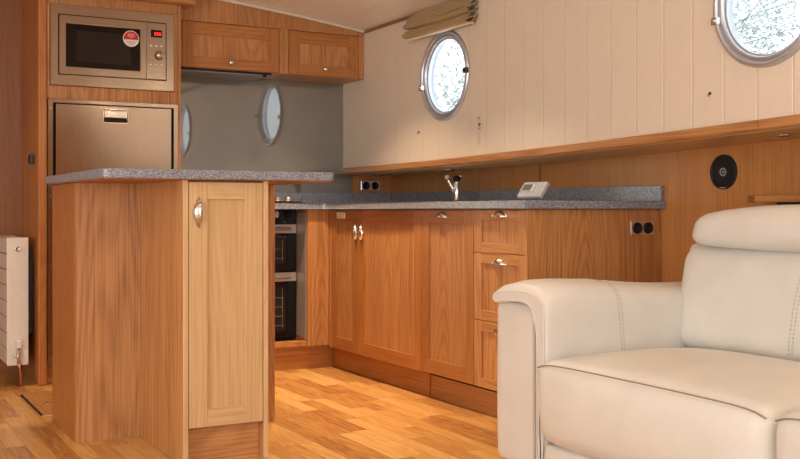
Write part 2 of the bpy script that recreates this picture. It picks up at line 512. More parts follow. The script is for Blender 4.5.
# left and rear walls, out of the picture, with window openings added to let light in
mb = MB()
mb.box(XLEFT-.05, XLEFT, YREAR, 5.85, 0, .25); mb.box(XLEFT-.05, XLEFT, YREAR, 5.85, 1.75, 2.2)
mb.box(XLEFT-.05, XLEFT, YREAR, .2, .25, 1.75); mb.box(XLEFT-.05, XLEFT, 2.8, 5.85, .25, 1.75)
struct(mb.build('wall_left', M['plain_cream']))
struct(MB().box(XLEFT-.03, XLEFT-.024, .2, 2.8, .25, 1.75).build('window_3', M['glass']))
mb = MB()
mb.box(XLEFT, -.9, YREAR-.05, YREAR, 0, 2.2); mb.box(1.3, XL+.05, YREAR-.05, YREAR, 0, 2.2)
mb.box(-.9, 1.3, YREAR-.05, YREAR, 1.95, 2.2); mb.box(-.9, 1.3, YREAR-.05, YREAR, 0, .3)
struct(mb.build('wall_rear', M['oak_z']))
struct(MB().box(-.9, 1.3, YREAR-.03, YREAR-.024, .3, 1.95).build('window_4', M['glass']))

# portholes
for n, (py, pz, pr) in enumerate(PORT):
    w = bpy.data.objects.new('window_%d' % (n+1), None); COL.objects.link(w)
    w.location = (XU, py, pz); struct(w, 'round alloy porthole ' + ('under the rolled blind' if n == 0 else 'above the sofa, cut by the frame'))
    o = (XU, py, pz); d = (-1, 0, 0)
    MB().lathe([(pr-.021, -.055), (pr-.021, .0), (pr, .0), (pr+.001, .006), (pr-.004, .013), (pr-.011, .016), (pr-.018, .013), (pr-.021, .006), (pr-.021, -.02)], o, d, 64).build('outer_ring', M['alloy'], w)
    MB().lathe([(pr-.0215, -.05), (pr-.0215, -.006), (pr-.026, .004), (pr-.033, .007), (pr-.038, .003), (pr-.040, -.004), (pr-.040, -.05), (pr-.0215, -.05)], o, d, 64).build('inner_ring', M['alloy'], w)
    MB().lathe([(0, -.012), (pr-.0405, -.012), (pr-.0405, -.017), (0, -.017)], o, d, 64, smooth=False).build('pane', M['glass'], w)
    MB().tube([(XU+.010, py+(pr-.0425)*math.cos(a*PI/32), pz+(pr-.0425)*math.sin(a*PI/32)) for a in range(64)], .004, 8, 0, True).build('gasket', M['grey_plastic'], w)
    for sg, dz in ((1, -.045), (-1, .0)):
        a = math.asin(dz/(pr-.02)); cy = py + sg*(pr-.016)*math.cos(a); c2 = pz+dz
        mb = MB(); mb.box(XU-.026, XU-.004, cy-.016 if sg < 0 else cy-.012, cy+.012 if sg < 0 else cy+.016, c2-.014, c2+.014, 0, .003, 2)
        mb.cyl((XU-.024, cy, c2), (-1, 0, 0), .007, .008, 12, 0, .001)
        mb.build('catch', M['satin_chrome'] if sg > 0 else M['brown_plastic'], w)

# ------------------------------------------------------------------ shaker door helper
def MAP(face, f):
    """face '-y': u = x, depth goes +y.  face '-x': u = y, depth goes +x"""
    if face == '-y': return lambda u0, u1, w0, w1: (u0, u1, f+w0, f+w1)
    return lambda u0, u1, w0, w1: (f+w0, f+w1, u0, u1)
def shaker(name, face, f, u0, u1, z0, z1, parent, mats, st=.066, rt=.06, rb=.06, th=.02, lab=None):
    """mats = (upright grain, flat grain)"""
    m = MAP(face, f); mb = MB(); b = .0015
    mb.box(*m(u0, u0+st, 0, th), z0, z1, 0, b); mb.box(*m(u1-st, u1, 0, th), z0, z1, 0, b)
    mb.box(*m(u0+st, u1-st, 0.0004, th), z1-rt, z1, 1, b); mb.box(*m(u0+st, u1-st, 0.0004, th), z0, z0+rb, 1, b)
    mb.box(*m(u0+st-.002, u1-st+.002, .009, th-.002), z0+rb-.002, z1-rt+.002, 2, 0)
    o = mb.build(name, list(mats), parent)
    if lab: o['label'] = lab
    return o

def cup_handle(parent, face, f, u, z, upright=False, mat='satin_chrome', mouth=1, name='handle'):
    """shell-shaped cup pull: quarter ellipsoid on a pointed back plate"""
    mb = MB(); a, b, c = .040, .027, .024
    nt_, np_ = 20, 8
    def P(l, h, o):          # l along the pull, h towards its closed side, o outwards
        if upright: uu, zz = -h*mouth, l
        else: uu, zz = l, h
        if face == '-y': return (u+uu, f-o, z+zz)
        return (f-o, u+uu, z+zz)
    for sc, flip in ((1., False), (.9, True)):
        g = []
        for i in range(nt_+1):
            th = PI*i/nt_; row = []
            for j in range(np_+1):
                ph = PI/2*j/np_
                row.append(mb.bm.verts.new(P(a*math.cos(th)*sc, b*math.sin(th)*math.cos(ph)*sc-.006, c*math.sin(th)*math.sin(ph)*sc+.001)))
            g.append(row)
        for i in range(nt_):
            for j in range(np_):
                q = (g[i][j], g[i+1][j], g[i+1][j+1], g[i][j+1])
                try: fa = mb.bm.faces.new(q[::-1] if flip else q); fa.smooth = True
                except ValueError: pass
        if not flip: lip = [r[-1] for r in g]
        else:
            lip2 = [r[-1] for r in g]
            for i in range(nt_): mb.bm.faces.new((lip[i], lip[i+1], lip2[i+1], lip2[i]))
    # back plate with two pointed ends
    pts = [(-.054, -.002), (-.046, -.007), (-.036, -.003), (-.036, .010), (-.046, .006)]
    for sg in (1, -1):
        lo = [mb.bm.verts.new(P(l*sg, h, .0)) for l, h in pts]; hi = [mb.bm.verts.new(P(l*sg, h, .004)) for l, h in pts]
        for i in range(5): mb.bm.faces.new((lo[i], lo[(i+1) % 5], hi[(i+1) % 5], hi[i]))
        mb.bm.faces.new(hi)
    bmesh.ops.remove_doubles(mb.bm, verts=mb.bm.verts[:], dist=1e-6)
    return mb.build(name, M[mat], parent, recalc=True)

def knob(parent, face, f, u, z, name='knob'):
    d = (0, -1, 0) if face == '-y' else (-1, 0, 0)
    o = (u, f, z) if face == '-y' else (f, u, z)
    return MB().lathe([(0, 0), (.006, 0), (.006, .010), (.012, .014), (.0145, .019), (.012, .024), (.005, .027), (0, .0275)], o, d, 24).build(name, M['satin_chrome'], parent)

OAK = (M['frame_z'], M['frame_y'], M['oak_z'])
OAKX = (M['frame_z'], M['frame_x'], M['oak_z'])
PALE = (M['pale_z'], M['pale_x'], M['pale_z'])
DRAW = (M['oak_z'], M['oak_y'], M['oak_z'])

# ------------------------------------------------------------------ island
# pale 30 cm cabinet pushed forward
t = thing('island_cabinet', 'slim pale oak island cabinet with one shaker door under the grey breakfast bar', 'cabinet', (1.206, 3.39, 0))
b = box('carcass', M['oak_z'], t, 1.069, 1.343, 3.412, 3.936, .125, .9845, .0)
for a in (1.051, 1.344):
    q = MB().box(a, a+.018, 3.389, 3.937, 0.0, .9845, 0, .001).build('side_panel', M['oak_z'], t)
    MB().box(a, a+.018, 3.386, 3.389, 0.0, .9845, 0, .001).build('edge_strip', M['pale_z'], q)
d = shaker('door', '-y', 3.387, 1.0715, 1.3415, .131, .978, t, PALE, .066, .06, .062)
cup_handle(d, '-y', 3.387, 1.104, .873, True, 'satin_chrome', 1)
box('plinth', M['oak_x'], t, 1.0695, 1.3425, 3.43, 3.446, 0, .124, .0)
# back block of the island
t = thing('kitchen_island', 'wide oak panelled island base behind the slim cabinet', 'kitchen island', (1.21, 4.19, 0))
box('front_panel', M['oak_z'], t, .809, 1.614, 3.940, 3.960, 0, .9845)
box('end_panel', M['honey_z'], t, .807, .827, 3.961, 4.40, 0, .9845)
box('end_panel', M['brown_z'], t, 1.594, 1.614, 3.961, 4.40, 0, .9845)
box('back_panel', M['oak_z'], t, .828, 1.593, 4.38, 4.40, 0, .9845)
# granite top with rounded corners
def round_rect(x0, x1, y0, y1, r, n=6):
    pts = []
    for cx, cy, a0 in ((x1-r, y1-r, 0), (x0+r, y1-r, 90), (x0+r, y0+r, 180), (x1-r, y0+r, 270)):
        for i in range(n+1):
            a = R(a0 + 90*i/n); pts.append((cx+r*math.cos(a), cy+r*math.sin(a)))
    return pts
t = thing('island_worktop', 'blue-grey speckled granite breakfast bar on the oak island', 'worktop', (1.2, 3.9, .985))
MB().prism(round_rect(.775, 1.612, 3.356, 4.390, .018), 2, .9885, 1.0185, 0, .004).build('slab', M['granite'], t)
MB().prism(round_rect(.781, 1.606, 3.364, 4.384, .016), 2, .9850, .9884).build('underside_board', M['honey_x'], t)

# ------------------------------------------------------------------ tall cabinet with microwave and fridge
YT = 5.30
t = thing('tall_cabinet', 'tall oak cabinet housing the microwave above the steel fridge', 'cabinet', (1.267, 5.5, 0))
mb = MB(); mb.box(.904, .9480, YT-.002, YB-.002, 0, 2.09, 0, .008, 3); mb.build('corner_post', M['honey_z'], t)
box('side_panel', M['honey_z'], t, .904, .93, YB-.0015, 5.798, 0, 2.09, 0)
box('side_panel', M['oak_z'], t, 1.6155, 1.634, YT+.001, YB-.002, .0, 1.972, .002)
box('top_rail', M['oak_z'], t, .949, 1.6145, YT+.002, YT+.02, 1.9195, 1.972)
box('middle_rail', M['oak_z'], t, .949, 1.6145, YT+.002, YT+.02, 1.4415, 1.5075)
box('right_stile', M['oak_z'], t, 1.5935, 1.6145, YT+.002, YT+.02, 1.508, 1.919)
box('left_stile', M['oak_z'], t, .949, .9600, YT+.002, YT+.02, 1.508, 1.919)
box('plinth', M['oak_x'], t, .949, 1.6145, YT+.04, YT+.055, 0, .115)
box('top_panel', M['oak_x'], t, .949, 1.69, YT+.03, YB-.002, 1.9735, 1.99)
mb = MB()
prof = [(YT-.055, 1.985), (YT-.055, 2.08), (YT+.02, 2.08), (YT+.02, 1.973), (YT-.035, 1.973), (YT-.048, 1.977)]
mb.prism(prof, 0, .955, 1.70, 0, .006); mb.build('cornice', M['oak_x'], t)

t = thing('microwave_oven', 'built-in steel microwave oven above the fridge', 'microwave', (1.276, YT, 1.509))
mb = MB(); yf = YT-.006
x0, x1, z0, z1 = .961, 1.5925, 1.509, 1.9180
mb.frame(x0, x1, z0, z1, 1.0005, 1.5515, 1.5635, 1.8675, yf, YT+.012)
mb.build('trim_frame', M['steel'], t)
box('body', M['void'], t, 1.0006, 1.5514, YT+.006, YT+.36, 1.5636, 1.8674, 0)
mb = MB(); yd = YT-.012
mb.frame(1.0035, 1.4425, 1.5665, 1.8645, 1.0365, 1.412, 1.605, 1.824, yd, YT+.005)
dr = mb.build('door', M['steel'], t)
box('window', M['black_gloss'], dr, 1.0366, 1.4119, yd+.002, YT+.004, 1.6051, 1.8239, 0)
MB().box(1.088, 1.362, yd+.0008, yd+.0019, 1.632, 1.792).build('mesh_screen', M['mesh_screen'], dr)
# small maker's mark, too worn to read in the photo
mb = MB()
for k, (a, c) in enumerate(((1.205, 1.211), (1.213, 1.217), (1.219, 1.224), (1.226, 1.230), (1.232, 1.236), (1.238, 1.243), (1.245, 1.249))):
    mb.box(a, c, yd-.0006, yd+.0004, 1.5825, 1.5905 if k else 1.592)
mb.build('maker_mark', M['grey_plastic'], dr)
st = MB().cyl((1.364, yd+.0015, 1.771), (0, -1, 0), .042, .0012, 40).build('sticker', M['white_paper'], dr)
st['label'] = 'round red and white energy sticker'
mb = MB(); ys = yd-.0004
pts = [(1.364+.0385*math.cos(a), 1.771+.0385*math.sin(a)) for a in [R(-8)+R(196)*i/30 for i in range(31)]]
mb.prism(pts, 1, ys, ys+.0008); mb.build('sticker_red', M['red'], st)
mb = MB()
for zz, w in ((1.7925, .016), (1.7845, .020), (1.7775, .012)): mb.box(1.364-w, 1.364+w, ys-.0005, ys+.0001, zz, zz+.0022)
mb.build('sticker_lines', M['white_paper'], st)
mb = MB()
for zz, w in ((1.754, .026), (1.747, .022), (1.7405, .012)): mb.box(1.364-w, 1.364+w, ys+.0002, ys+.0009, zz, zz+.002)
mb.build('sticker_lines', M['red'], st)
pn = box('control_panel', M['steel_v'], t, 1.4445, 1.5485, yd, YT+.005, 1.5665, 1.8645, .002)
ds = box('display', M['black_gloss'], pn, 1.467, 1.527, yd-.001, yd+.001, 1.788, 1.827, 0)
mb = MB()
def seg_digit(x, z, w, h, segs, th=.0022):
    y0, y1 = yd-.0018, yd-.0011
    P = {'a': (x, x+w, z+h-th, z+h), 'd': (x, x+w, z, z+th), 'g': (x, x+w, z+h/2-th/2, z+h/2+th/2),
         'f': (x, x+th, z+h/2, z+h), 'e': (x, x+th, z, z+h/2), 'b': (x+w-th, x+w, z+h/2, z+h), 'c': (x+w-th, x+w, z, z+h/2)}
    for s_ in segs:
        a = P[s_]; mb.box(a[0], a[1], y0, y1, a[2], a[3])
for k, xx in enumerate((1.486, 1.499, 1.512)): seg_digit(xx, 1.799, .009, .016, 'abcdef', .0028)
mb.build('digits', M['red_glow'], ds)
for zz in (1.743, 1.643):
    for xx in (1.468, 1.497, 1.524):
        MB().cyl((xx, yd, zz), (0, -1, 0), .0065, .003, 16, 0, .001).build('button', M['satin_chrome'], pn)
kb = MB().lathe([(0, 0), (.025, 0), (.025, .004), (.0225, .006), (.021, .022), (.018, .025), (0, .025)], (1.511, yd, 1.694), (0, -1, 0), 32).build('knob', M['steel'], pn)
MB().box(1.5095, 1.5125, yd-.0258, yd-.0245, 1.702, 1.713).build('pointer', M['black'], kb)
box('button', M['steel'], pn, 1.467, 1.527, yd-.002, yd+.001, 1.573, 1.604, .001)

t = thing('fridge', 'stainless steel boat fridge with recessed latch below the microwave', 'fridge', (1.28, YT, .12))
mb = MB(); yf = YT-.012
mb.frame(.949, 1.6140, .12, 1.440, .9745, 1.5890, .141, 1.419, yf, YT+.012)
fr = mb.build('frame', M['steel_v'], t)
for zz in (1.39, .95, .60, .18):
    MB().cyl((.9615, yf, zz), (0, -1, 0), .0045, .0015, 12).build('screw', M['satin_chrome'], fr)
    MB().cyl((1.6015, yf, zz), (0, -1, 0), .0045, .0015, 12).build('screw', M['satin_chrome'], fr)
box('body', M['void'], t, .9746, 1.5889, YT+.010, YT+.38, .1415, 1.4185, 0)
mb = MB(); yd = YT-.024
hx0, hx1, hz0, hz1 = 1.222, 1.341, 1.331, 1.395
mb.frame(.9845, 1.5735, .150, 1.4135, hx0, hx1, hz0, hz1, yd, YT+.009)
dr = mb.build('door', M['steel_v'], t)
mb = MB(); e = .007
mb.box(hx0-e, hx1+e, yd-.005, yd+.0, hz1, hz1+e, 0, .002); mb.box(hx0-e, hx1+e, yd-.005, yd, hz0-e, hz0, 0, .002)
mb.box(hx0-e, hx0, yd-.005, yd, hz0, hz1, 0, .002); mb.box(hx1, hx1+e, yd-.005, yd, hz0, hz1, 0, .002)
mb.box(hx0, hx1, YT-.002, YT+.006, hz0, hz1)
mb.box(hx0+.002, hx1-.002, yd-.004, yd+.006, hz0+.022, hz1-.006, 0, .003, 2)
mb.build('latch', M['chrome'], dr)
box('latch_shadow_gap', M['black'], dr, hx0+.002, hx1-.002, yd+.004, yd+.008, hz0+.002, hz0+.021, 0)

# ------------------------------------------------------------------ wall cabinets, hood, splashback
YU = 5.405
mb = MB()
xx = [1.64 + (XU-.003-1.64)*i/16 for i in range(17)]
poly = [(1.64, 1.9165)] + [(XU-.003, 1.9165)] + [(x, cz(x)-.002) for x in reversed(xx)]
mb.prism(poly, 1, YU, YU+.02)
struct(mb.build('trim_fascia', M['oak_z']), 'oak fascia between wall cabinets and ceiling')
mb = MB(); bm = mb.bm
sec = [(x, cz(x)) for x in xx]
A = [[bm.verts.new((x, y, z-dz)) for x, z in sec] for (y, dz) in ((YU-.022, .002), (YU-.022, .016), (YU-.001, .016), (YU-.001, .002))]
for k in range(4):
    for i in range(16): bm.faces.new((A[k][i], A[k][i+1], A[(k+1) % 4][i+1], A[(k+1) % 4][i]))
bmesh.ops.recalc_face_normals(bm, faces=bm.faces[:])
struct(mb.build('trim_ceiling', M['cream_trim']), 'pale cove strip under the ceiling edge')
def wall_cab(label, x0, x1, xa, xb, kx, kz, st):
    t = thing('wall_cabinet', label, 'cabinet', ((x0+x1)/2, YU, 1.66))
    box('stile', M['oak_z'], t, x0, xa-.003, YU, YU+.02, 1.661, 1.916); box('stile', M['oak_z'], t, xb+.003, x1, YU, YU+.02, 1.661, 1.916)
    mb = MB()
    mb.box(x0, x1, YU+.0205, YB-.007, 1.661, 1.679)
    mb.box(x0, x0+.018, YU+.0205, YB-.007, 1.679, 1.916); mb.box(x1-.018, x1, YU+.0205, YB-.007, 1.679, 1.916)
    mb.box(x0+.018, x1-.018, YU+.0205, YB-.007, 1.898, 1.916)
    mb.build('carcass', M['oak_x'], t)
    d = shaker('door', '-y', YU-.001, xa, xb, 1.6635, 1.9135, t, OAKX, st, .068, .060, .020)
    knob(d, '-y', YU-.001, kx, kz)
wall_cab('oak wall cabinet beside the tall unit, over the extractor hood', 1.641, 2.268, 1.672, 2.241, 1.948, 1.700, .062)
wall_cab('smaller oak wall cabinet in the corner against the cream wall', 2.270, XU-.003, 2.300, 2.747, 2.526, 1.703, .062)
t = thing('extractor_hood', 'slim grey extractor hood under the left wall cabinet', 'extractor hood', (1.93, 5.55, 1.63))
box('body', M['grey_plastic'], t, 1.66, 2.20, YU+.03, YB-.008, 1.645, 1.6605, .003)
box('front_bar', M['black'], t, 1.66, 2.20, YU+.012, YU+.0295, 1.650, 1.6605, .002)
MB().cyl((2.16, YU+.02, 1.6495), (0, 0, -1), .012, .012, 14, 0, .002).build('switch', M['black'], t)
tag(MB().box(1.637, 2.852, YB-.007, YB-.0005, .987, 1.6605, 0, .001).build('splashback', M['splash'], None, (2.2, YB-.004, .987)),
    'grey-green glass splashback between worktop and wall cabinets, reflecting the portholes', 'splashback')
struct(MB().box(2.8535, XL-.0005, YB-.012, YB-.0005, .987, gz(5.7)-.002).build('trim_corner', M['lining_z']), 'oak panel under the gunwale at the back corner')

# ------------------------------------------------------------------ right run of base cabinets, faces at X = XF
XF = 2.42
def carcass(t, y0, y1, z1=.8835, z0=.121):
    box('carcass', M['oak_z'], t, XF+.0215, XL-.03, y0, y1, z0, z1, 0)
t = thing('sink_cabinet', 'oak sink cabinet with a pair of shaker doors in the kitchen corner', 'cabinet', (XF, 4.6, .12))
carcass(t, 4.113, 5.115)
box('corner_stile', M['oak_z'], t, XF-.001, XF+.021, 5.092, 5.1165, .121, .8835)
d = shaker('door', '-x', XF, 4.7685, 5.0905, .121, .880, t, OAK, .062, .062, .066)
cup_handle(d, '-x', XF, 4.787, .760, True, 'chrome', 1)
d = shaker('door', '-x', XF, 4.1145, 4.7655, .121, .880, t, OAK, .062, .062, .066)
cup_handle(d, '-x', XF, 4.722, .760, True, 'chrome', 1)
t = thing('dishwasher_cabinet', 'tall narrow oak door with one cup handle between sink doors and drawers', 'cabinet', (XF, 3.89, .12))
carcass(t, 3.667, 4.112, z0=.17)
d = shaker('door', '-x', XF, 3.668, 4.111, .125, .880, t, OAK, .066, .062, .066)
cup_handle(d, '-x', XF, 3.915, .852, False, 'chrome')
t = thing('drawer_cabinet', 'oak cabinet of three drawers beside the cream sofa arm', 'cabinet', (XF, 3.47, .12))
carcass(t, 3.2995, 3.664, z0=.17)
box('end_panel', M['oak_z'], t, XF+.001, XL-.002, 3.280, 3.2985, .0, .8835, .001)
def drawer(z0, z1, hz):
    d = shaker('drawer', '-x', XF, 3.282, 3.661, z0, z1, t, DRAW, .055, .042, .042)
    cup_handle(d, '-x', XF, 3.465, hz, False, 'chrome')
drawer(.700, .880, .857); drawer(.412, .697, .660); drawer(.125, .409, .372)
tag(MB().box(2.462, 2.478, 4.104, 5.157, 0, .1195).build('kickboard', M['frame_y'], None, (2.47, 4.6, 0)), 'oak kickboard under the corner sink cabinet', 'kickboard')
tag(MB().box(2.468, 2.484, 3.2995, 4.103, 0, .104).build('kickboard', M['frame_y'], None, (2.476, 3.7, 0)), 'oak kickboard under the dishwasher door and drawers, dark gap above it', 'kickboard')
tag(MB().box(1.636, 2.461, 5.158, 5.174, 0, .128).build('kickboard', M['frame_x'], None, (2.05, 5.166, 0)), 'short oak kickboard under the oven', 'kickboard')
tag(MB().box(XF-.009, XF-.0005, 4.912, 5.004, .833, .867, 0, .002, 2).build('door_catch', M['cream_plastic'], None, (XF, 5.0, .833)), 'small cream plastic box on the corner sink door', 'door catch')

# oven housing
t = thing('oven_housing', 'oak surround of the built-under oven in the back corner', 'cabinet', (2.0, 5.2, .13))
box('filler_panel', M['oak_z'], t, 2.290, XF-.002, 5.118, 5.136, .129, .8835)
box('cheek', M['oak_z'], t, 2.290, 2.308, 5.1365, YB-.002, .129, .8835, 0)
box('bottom_rail', M['oak_x'], t, 1.637, 2.2895, 5.135, 5.158, .129, .158)
box('floor_panel', M['oak_x'], t, 1.637, 2.2895, 5.1585, YB-.002, .129, .147, 0)
for a, c in ((.165, .5295), (.5325, .866)):
    MB().prism([(5.138, a), (5.262, a+.018 if a < .3 else a), (5.262, c), (5.138, c)], 0, 2.2865, 2.2895).build('heat_shield', M['steel_oven'], t)
t = thing('double_oven', 'black and steel double oven built in under the worktop corner', 'oven', (1.96, 5.26, .15))
xo0, xo1, yo = 1.69, 2.284, 5.262
box('body', M['void'], t, xo0, xo1, yo+.02, YB-.03, .160, .8835, 0)
fa = box('control_fascia', M['black_gloss'], t, xo0, xo1, yo, yo+.0195, .803, .8835, .001)
for x in (1.78, 1.90, 2.02, 2.158, 2.232):
    k = MB().lathe([(0, 0), (.020, 0), (.020, .006), (.015, .009), (.014, .026), (0, .027)], (x, yo, .868-.012), (0, -1, 0), 24).build('knob', M['steel_oven'] if x < 2.2 else M['black'], fa)
    MB().box(x-.003, x+.003, yo-.034, yo-.0265, .838, .874, 0, .001).build('grip', M['white_plastic'] if x < 2.2 else M['black'], k)
for nm, a, c in (('upper_door', .535, .800), ('lower_door', .160, .531)):
    d = box(nm, M['black_gloss'], t, xo0, xo1, yo, yo+.0195, a, c, .002)
    box('steel_band', M['steel_oven'], d, xo0, xo1, yo-.003, yo-.0002, c-.050, c-.001, .001)
    mb = MB(); mb.tube([(xo0+.05, yo-.032, c-.025), (xo1-.05, yo-.032, c-.025)], .009, 14)
    mb.cyl((xo0+.07, yo-.003, c-.025), (0, -1, 0), .006, .03, 12); mb.cyl((xo1-.07, yo-.003, c-.025), (0, -1, 0), .006, .03, 12)
    mb.build('handle_bar', M['steel_oven'], d)
    # window frame line and shelf wires behind the glass
    MB().box(xo0+.06, xo1-.065, yo-.0008, yo-.0001, a+.045, c-.075).build('window', M['mesh_screen'], d)
    mb = MB()
    n = 2 if nm == 'upper_door' else 4
    for q in range(n):
        z = a+.075+q*.052
        mb.tube([(xo0+.08, yo-.0015, z), (xo1-.08, yo-.0015, z)], .0012, 6)
    mb.tube([(xo1-.085, yo-.0015, a+.06), (xo1-.085, yo-.0015, c-.09)], .0012, 6)
    mb.build('shelf_wires', M['grey_plastic'], d)

# ------------------------------------------------------------------ worktop (one L-shaped slab) and upstand
t = thing('kitchen_worktop', 'L-shaped grey speckled granite worktop along the kitchen base cabinets', 'worktop', (2.8, 4.5, ZW0))
L = [(2.392, 3.252), (XL-.002, 3.252), (XL-.002, YB-.002), (1.637, YB-.002), (1.637, 5.098), (2.372, 5.098), (2.386, 5.092), (2.392, 5.078)]
MB().prism(L, 2, ZW0, ZW1, 0, .005, 3).build('slab', M['granite'], t)
mb = MB(); mb.box(XL-.022, XL-.002, 3.262, YB-.0125, ZW1+.0005, .986, 0, .002); mb.box(1.637, XL-.0225, YB-.030, YB-.0125, ZW1+.0005, .986, 0, .002)
mb.build('upstand', M['granite'], t)

# hob
t = thing('gas_hob', 'black gas hob with chrome burner caps set in the worktop corner', 'hob', (1.98, 5.4, ZW1))
box('plate', M['black_gloss'], t, 1.70, 2.262, 5.135, 5.60, ZW1+.0003, ZW1+.007, .003)
for x, y in ((1.84, 5.27), (1.84, 5.47), (2.08, 5.47)):
    bn = MB().lathe([(0, 0), (.040, 0), (.042, .008), (.034, .012), (.034, .018), (.026, .021), (0, .022)], (x, y, ZW1+.0072), (0, 0, 1), 28).build('burner', M['satin_chrome'], t)
    for k in range(4):
        a = PI/4+PI/2*k; mb = MB()
        mb.tube([(x+.045*math.cos(a), y+.045*math.sin(a), ZW1+.028), (x+.095*math.cos(a), y+.095*math.sin(a), ZW1+.028), (x+.095*math.cos(a), y+.095*math.sin(a), ZW1+.0075)], .003, 6)
        mb.build('pan_support', M['black'], bn)
for x, y in ((2.150, 5.21), (2.212, 5.21)):
    MB().lathe([(0, 0), (.024, 0), (.024, .005), (.019, .009), (.018, .022), (.014, .027), (0, .028)], (x, y, ZW1+.0072), (0, 0, 1), 24).build('knob', M['chrome'], t)
    

# tap
bx, by = 2.95, 4.63
t = thing('kitchen_tap', 'small chrome mixer tap standing on the worktop below the first porthole', 'tap', (bx, by, ZW1))
MB().lathe([(0, 0), (.026, 0), (.026, .005), (.020, .010), (.017, .018), (.016, .10), (.018, .105), (.018, .115), (0, .118)], (bx, by, ZW1+.0006), (0, 0, 1), 24).build('body', M['chrome'], t)
pts = [(bx-.008, by, ZW1+.045), (bx-.024, by+.012, ZW1+.085), (bx-.036, by+.022, ZW1+.118), (bx-.042, by+.027, ZW1+.132)]
sp = MB().tube(pts, [.011, .0105, .010, .010], 14).build('spout', M['chrome'], t)
MB().tube([(bx-.042, by+.027, ZW1+.131), (bx-.046, by+.030, ZW1+.148)], .0125, 16).build('spout_tip', M['white_plastic'], sp)
MB().lathe([(0, 0), (.019, 0), (.021, .008), (.019, .022), (.010, .028), (0, .029)], (bx, by, ZW1+.119), (0, 0, 1), 20).build('lever_cap', M['black'], t)
MB().tube([(bx, by, ZW1+.136), (bx+.012, by-.014, ZW1+.143), (bx+.02, by-.024, ZW1+.145)], [.007, .006, .005], 10).build('lever', M['chrome'], t)

# heating controller leaning back on the worktop
t = thing('heating_controller', 'pale grey heating controller with a dark screen leaning on the worktop', 'controller', (2.56, 3.435, ZW1))
rot = R(34)
def lean(q, x0=2.54, z0=ZW1+.0008):
    u, v = q.x, q.z       # u depth, v height in the unleaned frame
    return Vector((x0+u*math.cos(rot)+v*math.sin(rot), q.y, z0+v*math.cos(rot)-u*math.sin(rot)+.03*math.sin(rot)))
def lean_box(name, mat, parent, u0, u1, y0, y1, v0, v1, bev):
    mb = MB(); mb.box(u0, u1, y0, y1, v0, v1, 0, bev, 2)
    for v in mb.bm.verts: v.co = lean(v.co)
    return mb.build(name, mat, parent)
cs = lean_box('case', M['case_grey'], t, 0, .018, 3.356, 3.518, 0, .076, .004)
fp = lean_box('screen_surround', M['grey_plastic'], t, -.0022, .0005, 3.420, 3.510, .024, .068, .001)
lean_box('screen', M['lcd'], fp, -.0032, -.002, 3.442, 3.500, .032, .061, .0)
for k in range(3): lean_box('button', M['white_plastic'], fp, -.0045, -.002, 3.424, 3.435,   .026+k*.012, .034+k*.012, .001)
lean_box('flap_line', M['grey_plastic'], cs, -.0008, .0004, 3.356, 3.512, .0175, .0183, 0)

# ------------------------------------------------------------------ sockets, speaker, ledge, downlights, small fittings
def socket_pair(label, face, f, u0, u1, z0, z1):
    t = thing('power_socket', label, 'power socket', ((u0+u1)/2, f, z0))
    MB().box(u0, u1, f-.006, f-.0003, z0, z1, 0, .002, 2).build('plate', M['satin_chrome'], t)
    for k in (0, 1):
        uc = u0+(u1-u0)*(.27+.46*k); zc = (z0+z1)/2
        s = MB().lathe([(0, .001), (.016, .001), (.018, .0045), (.0235, .006), (.025, .003), (.025, 0), (0, 0)], (uc, f-.006, zc), (0, -1, 0), 28).build('outlet', M['black'], t)
        for sx in (-1, 1): MB().cyl((uc+sx*.0075, f-.0072, zc), (0, -1, 0), .0022, .0012, 10).build('pin_hole', M['brown_plastic'], s)
socket_pair('double round black socket on the oak end panel above the sofa arm', '-y', 3.280, 2.961, 3.094, .773, .834)
socket_pair('double round black socket on the oak panel under the gunwale, back corner', '-y', YB-.012, 2.908, 3.045, 1.002, 1.062)

t = thing('wall_speaker', 'round black speaker set in the oak lining above the sofa', 'speaker', (XL, 2.928, 1.034))
MB().lathe([(.0705, 0), (.0705, .004), (.067, .007), (.060, .006), (.058, .003)], (XL-.0005, 2.928, 1.034), (-1, 0, 0), 48).build('rim', M['black'], t)
MB().lathe([(.0595, .002), (.03, .0045), (.017, .005), (0, .005)], (XL-.0005, 2.928, 1.034), (-1, 0, 0), 48).build('grille', M['black'], t)
mb = MB()
mb.lathe([(.014, .005), (.0145, .0065), (.0165, .0065), (.017, .005)], (XL-.0005, 2.928, 1.034), (-1, 0, 0), 24)
mb.cyl((XL-.0055, 2.928, 1.034), (-1, 0, 0), .004, .002, 10)
for k in range(6):
    a = k*PI/3
    mb.cyl((XL-.0062, 2.928+.011*math.cos(a), 1.034+.011*math.sin(a)), (-1, 0, 0), .0025, .002, 8)
mb.build('centre_emblem', M['case_grey'], t)
MB().box(XL-.0078, XL-.0070, 2.912, 2.944, .9685, .9725).build('maker_strip', M['grey_plastic'], t)

t = thing('wall_ledge', 'short oak ledge on the lining behind the sofa headrest', 'shelf', (3.08, 2.1, .908))
box('board', M['oak_y'], t, 3.025, XL-.002, 1.2, 2.672, .910, .936, .003)
box('end_block', M['brown_x'], t, 3.024, XL-.002, 2.6725, 2.705, .910, .936, .003)
box('shade_strip', M['void'], t, 3.06, XL-.002, 1.2, 2.60, .888, .9095, .001)  # dark strip painted in for the shaded recess under the ledge

